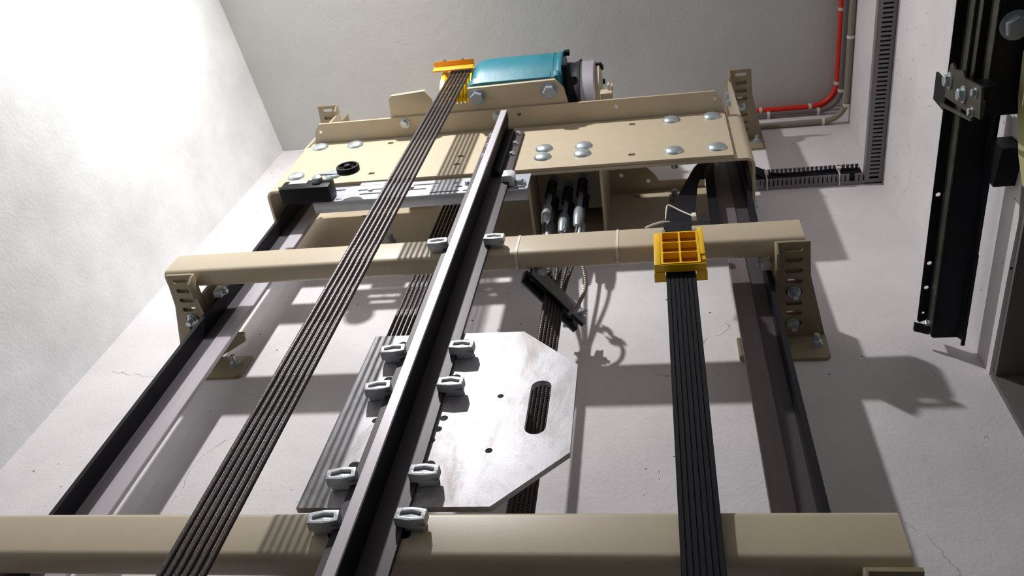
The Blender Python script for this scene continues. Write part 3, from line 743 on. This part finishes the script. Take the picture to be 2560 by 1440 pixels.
Ls = smooth([Vector(p) for p in LE], 6); Rs = smooth([Vector(p) for p in RE], 6)
MB().ribbon([(a+b)/2 for a, b in zip(Ls, Rs)], [(b-a)/2 for a, b in zip(Ls, Rs)], .006).build('upper_loop', M_RUB, fc)

cc = thing('cable_clamp', 'yellow plastic wedge clamp with six open cells on the middle bar', 'clamp', (.026, .785, 1.30))
q = KB()
gx0, gx1, gz0, gz1 = -.0075, .0595, 1.319, 1.434
cells = []
for r_ in range(3):
    for c_ in range(2):
        cw = (gx1-gx0-.008)/2; chh = (gz1-gz0-.008)/3
        cells.append(rrect(gx0+.0035+c_*(cw+.0015)+cw/2-.0003, gz0+.003+r_*(chh+.0012)+chh/2, cw-.0015, chh-.0012, .003, 3))
KB().plate([(gx0, gz0), (gx1, gz0), (gx1, gz1), (gx0, gz1)], cells, .0125, (0, .7685, 0), EX, EZ).build('cell_grid', M_YEL, cc)
KB().box(gx0+.0005, gx1-.0005, .7688, .7718, gz0, gz1).build('cell_back', M_YELSHADE, cc)
KB().prism([(.7565, 1.317), (.7895, 1.317), (.7895, 1.470), (.776, 1.470), (.7565, 1.400)], 'x', -.0190, -.0080).build('side_wall', M_YEL, cc, bev=.001)
KB().prism([(.7600, 1.335), (.7895, 1.317), (.7895, 1.470), (.776, 1.470), (.7600, 1.410)], 'x', .0605, .0690).build('side_wall', M_YEL, cc, bev=.001)
KB().prism([(gx1+.0003, .757), (.0685, .757), (.0685, .764), (gx1+.0003, .764)], 'z', 1.350, 1.448).build('wedge', M_YEL, cc, bev=.001)
KB().box(-.0185, .0685, .7575, .7715, 1.3165, 1.3188).build('lower_lip', M_YEL, cc)
KB().box(-.0195, .0700, .7793, .7897, 1.3145, 1.3185).box(-.0195, -.001, .7715, .7793, 1.3145, 1.3185).box(.0515, .0700, .7715, .7793, 1.3145, 1.3185).build('bottom_frame', M_YEL, cc)
KB().box(-.018, .068, .7830, .8120, 1.400, 1.470).build('back_plate', M_YEL, cc)
for x in (-.002, .0545):
    KB().hexa((x, .783, 1.452), (x, .774, 1.452), .0062).cyl((x, .774, 1.452), (x, .762, 1.452), .0042, 12).build('bolt', M_ZINC, cc)
tiec = thing('cable_tie', 'white cable tie slanting round the black flat cable above the yellow clamp', 'cable tie', (.03, .82, 1.66), 'cable ties')
tp = smooth([Vector((.005, .8335, 1.635)), Vector((.008, .824, 1.672)), Vector((.014, .822, 1.678)), Vector((.035, .824, 1.655)), Vector((.058, .820, 1.620)), Vector((.062, .818, 1.610))], 6)
MB().tube(tp, .0016, 6).build('band', M_TIE, tiec)
MB().box(.056, .065, .806, .816, 1.590, 1.607).build('lock_head', M_TIE, tiec, bev=.001)
t = MB().tube(smooth([Vector((-.035, .795, 1.531)), Vector((-.02, .792, 1.537)), Vector((-.002, .789, 1.540)), (.012, .790, 1.5395)], 6), .0022, 8).build('loose_wire', M_TIE)
tag(t, 'thin pale loose wire arching over the bar left of the yellow clamp', 'wire')

# ------------------------------------------------------------------ cable trunking
th_ = thing('cable_channel', 'open grey slotted trunking with toothed sides on the back wall', 'trunking', (.37, YB, 2.09), 'grey slotted trunking')
TZ0, TZ1, TY = 2.0925, 2.152, .9705
MB().box(.222, .539, .9965, .9995, TZ0, TZ1).box(.222, .497, .9895, .9965, TZ0, TZ0+.0018).box(.222, .4955, .9895, .9965, TZ1-.0018, TZ1).build('base', M_PVC, th_)
p_ = .0108; x = .226; kk = 0
me1 = MB().box(0, .0074, TY+.004, .9896, TZ0, TZ0+.0018).box(-.0010, .0084, TY-.001, TY+.004, TZ0-.0003, TZ0+.0022).mesh('tooth', M_PVC)
me2 = MB().box(.001, .0070, TY+.005, .9896, TZ1-.0018, TZ1).box(-.0004, .0080, TY-.001, TY+.006, TZ1-.0020, TZ1+.0004).mesh('tooth', M_PVC)
while x < .4875:
    for me in ((me1, me2) if kk != 22 else (me2,)):
        o = bpy.data.objects.new('tooth', me); COL.objects.link(o); o.parent = th_; o.location = Vector((x, 0, 0)) - th_.location
    x += p_; kk += 1
tv = thing('cable_channel', 'closed grey slotted trunking along the right wall, running up out of view', 'trunking', (XR, .5, 2.09), 'grey slotted trunking')
q = MB().box(.4975, .5075, -.30, .9990, 2.0925, 2.0945).box(.5305, .5385, -.30, .9990, 2.0925, 2.0945).box(.5075, .5305, .9865, .9990, 2.0925, 2.0945)
y = .982
while y > -.28:
    q.box(.5075, .5305, y-.0085, y-.0021, 2.0925, 2.0945); y -= .0106
q.build('slotted_side', M_PVC, tv)
MB().box(.4965, .4975, -.30, .999, 2.0920, 2.112).build('cover', M_PVC, tv)
MB().box(.4977, .5383, -.30, .9955, 2.110, 2.112).box(.5375, .5395, -.30, .9955, 2.0946, 2.110).build('back_box', M_BLACK, tv)
# cables lying in the open trunking
for i in range(4):
    zc = 2.143-.0140*i
    pts = smooth([Vector((.165, .952, 2.172-.009*i)), Vector((.215, .958, 2.162-.010*i)), Vector((.245, .966, zc+.006)), Vector((.285, .9815+.003*(i % 2), zc)), Vector((.36, .983, zc-.001)), Vector((.43, .981+.003*(i % 2), zc)), Vector((.4955, .983, zc))], 8)
    lb = ('uppermost black cable', 'second black cable from the top', 'third black cable from the top', 'lowest black cable')[i] + ' lying in the open grey trunking'
    tag(MB().tube(pts, .0066, 8).build('black_cable', M_BLACK), lb, 'cable', 'cables in the open trunking')
for x, lb in ((.262, 'white cable tie on cables at the left end of open trunking'), (.437, 'white cable tie on cables at the right end of open trunking')):
    t = thing('cable_tie', lb, 'cable tie', (x, .96, 2.11), 'cable ties')
    MB().tube([(x, .9965, 2.0895), (x, .968, 2.0895), (x, .9665, 2.095), (x, .9665, 2.150), (x, .969, 2.1555)], .0016, 6).build('band', M_TIE, t)
    MB().box(x-.003, x+.006, .960, .9665, 2.112, 2.124).build('lock_head', M_TIE, t)

# ------------------------------------------------------------------ conduits
def conduit(name, label, material, z, r, yw, xw, R, x0, clips):
    t = thing(name, label, 'conduit', (.4, yw, z), 'conduits in the upper corner')
    pts = [Vector((x0, yw, z)), Vector((xw-R, yw, z))] + [Vector((xw-R+R*math.sin(a), yw-R+R*math.cos(a), z)) for a in [PI/2*k/12 for k in range(1, 13)]] + [Vector((xw, .2, z)), Vector((xw, -.4, z))]
    MB().tube(pts, r, 14).build('pipe', material, t, ang=60)
    for ax, c in clips:
        if ax == 'x': MB().lathe([(r+.002, -.004), (r+.002, .004)], (c, yw, z), EX, 14).box(c-.004, c+.004, yw, .9995, z-.006, z+.006).build('saddle_clip', M_TIE, t)
        else: MB().lathe([(r+.002, -.004), (r+.002, .004)], (xw, c, z), EY, 14).box(xw, XR-.0005, c-.004, c+.004, z-.006, z+.006).build('saddle_clip', M_TIE, t)
conduit('red_conduit', 'bright red conduit bending round the upper right corner', M_RED, 2.616, .0095, .985, .525, .075, .195, [('x', .305), ('x', .448), ('y', .915), ('y', .70)])
conduit('grey_conduit', 'thin grey conduit just below the red one', M_GCON, 2.590, .0075, .988, .530, .060, .195, [('x', .325), ('x', .468), ('y', .93), ('y', .66)])
conduit('beige_conduit', 'grey-beige conduit lowest of the three in the upper right corner', M_BCON, 2.508, .0085, .990, .530, .060, .195, [('x', .468), ('y', .945), ('y', .75)])

# ------------------------------------------------------------------ landing door header on the right wall
hd = thing('door_header', 'long black landing door header beam on the right wall', 'door header', (.49, .5, 1.40))
MB().plate([(.448, -.25), (.466, -.25), (.466, .952), (.463, .957), (.452, .962), (.448, .958)], [circ(.4565, y, .0042) for y in (.705, .838, .888)] + [circ(.4565, .942, .0028)], .003, (0, 0, 1.4155), EX, EY).build('drilled_strip', M_BLKMETAL, hd)
prof = [(.466, 1.4185), (.466, 1.386), (.470, 1.383), (.508, 1.383), (.513, 1.374), (.519, 1.374), (.519, 1.384), (.512, 1.389), (.472, 1.389), (.4695, 1.392), (.4695, 1.4185)]
MB().prism(prof, 'y', -.25, .975).build('lower_rail', M_BLKMETAL, hd)
MB().box(.4635, .4660, -.25, .97, 1.3845, 1.4150).build('side_lip', M_BLKLIT, hd)
MB().box(.5125, .5185, .80, .985, 1.3695, 1.3738).build('end_lip', M_BLKMETAL, hd)
MB().prism([(.440, 1.402), (.4625, 1.389), (.4625, 1.395), (.440, 1.408)], 'y', .955, .972).build('end_hook', M_BLKMETAL, hd)
inst('bolt', ME_SMALL, hd, (.4635, .955, 1.398), LEFT)
# stepped upper track towards the camera
MB().box(.4705, .5395, -.25, .540, 1.3665, 1.383).box(.4815, .5395, -.25, .540, 1.338, 1.3665).build('upper_track', M_BLKMETAL, hd)
MB().box(.4690, .4704, -.25, .520, 1.3665, 1.408).build('track_lip', M_BLKLIT, hd)
MB().box(.4801, .4814, -.25, .520, 1.338, 1.3665).build('track_lip', M_BLKLIT, hd)
inst('bolt', ME_BIG, hd, (.506, .405, 1.338), DOWN, .4)
F = .444/.46
MB().prism([(y*F, z*F) for y, z in ((.492, 1.446), (.486, 1.437), (.492, 1.420), (.482, 1.385), (.490, 1.372), (.480, 1.300), (.525, 1.290), (.530, 1.318), (.548, 1.455), (.512, 1.452))], 'x', .4435, .4470).build('joint_plate', M_BLKLIT, hd)
for y, z, me in ((.515, 1.438, ME_HEX), (.514, 1.368, ME_HEX), (.494, 1.318, ME_SMALL), (.525, 1.322, ME_SMALL)):
    inst('bolt', me, hd, (.4435, y*F, z*F), LEFT, .2)
MB().prism([(.560*F, 1.462*F), (.532*F, 1.315*F), (.537*F, 1.315*F), (.566*F, 1.462*F)], 'x', .4400, .4434).build('plate_edge', M_BLKLIT, hd)
MB().box(.447, .4815, .480, .500, 1.30, 1.334).build('spacer', M_BLKMETAL, hd)
MB().box(.4485, .4520, .512, .558, 1.420, 1.4755).box(.4520, .4590, .512, .520, 1.425, 1.445).build('end_tab', M_BLKMETAL, hd)
MB().prism([(.586, 1.318), (.655, 1.330), (.655, 1.372), (.590, 1.372)], 'x', .508, .5395).build('support_arm', M_BLKMETAL, hd)
cp = thing('door_panel', 'cream door frame corner at right edge, beside the black header', 'door frame', (.53, .53, 1.30))
MB().prism([(.440, 1.334), (.507, 1.325), (.584, 1.290), (.620, 1.258), (.620, 1.19), (.440, 1.19)], 'x', .519, .536).build('frame_panel', M_CREAM, cp, bev=.003)
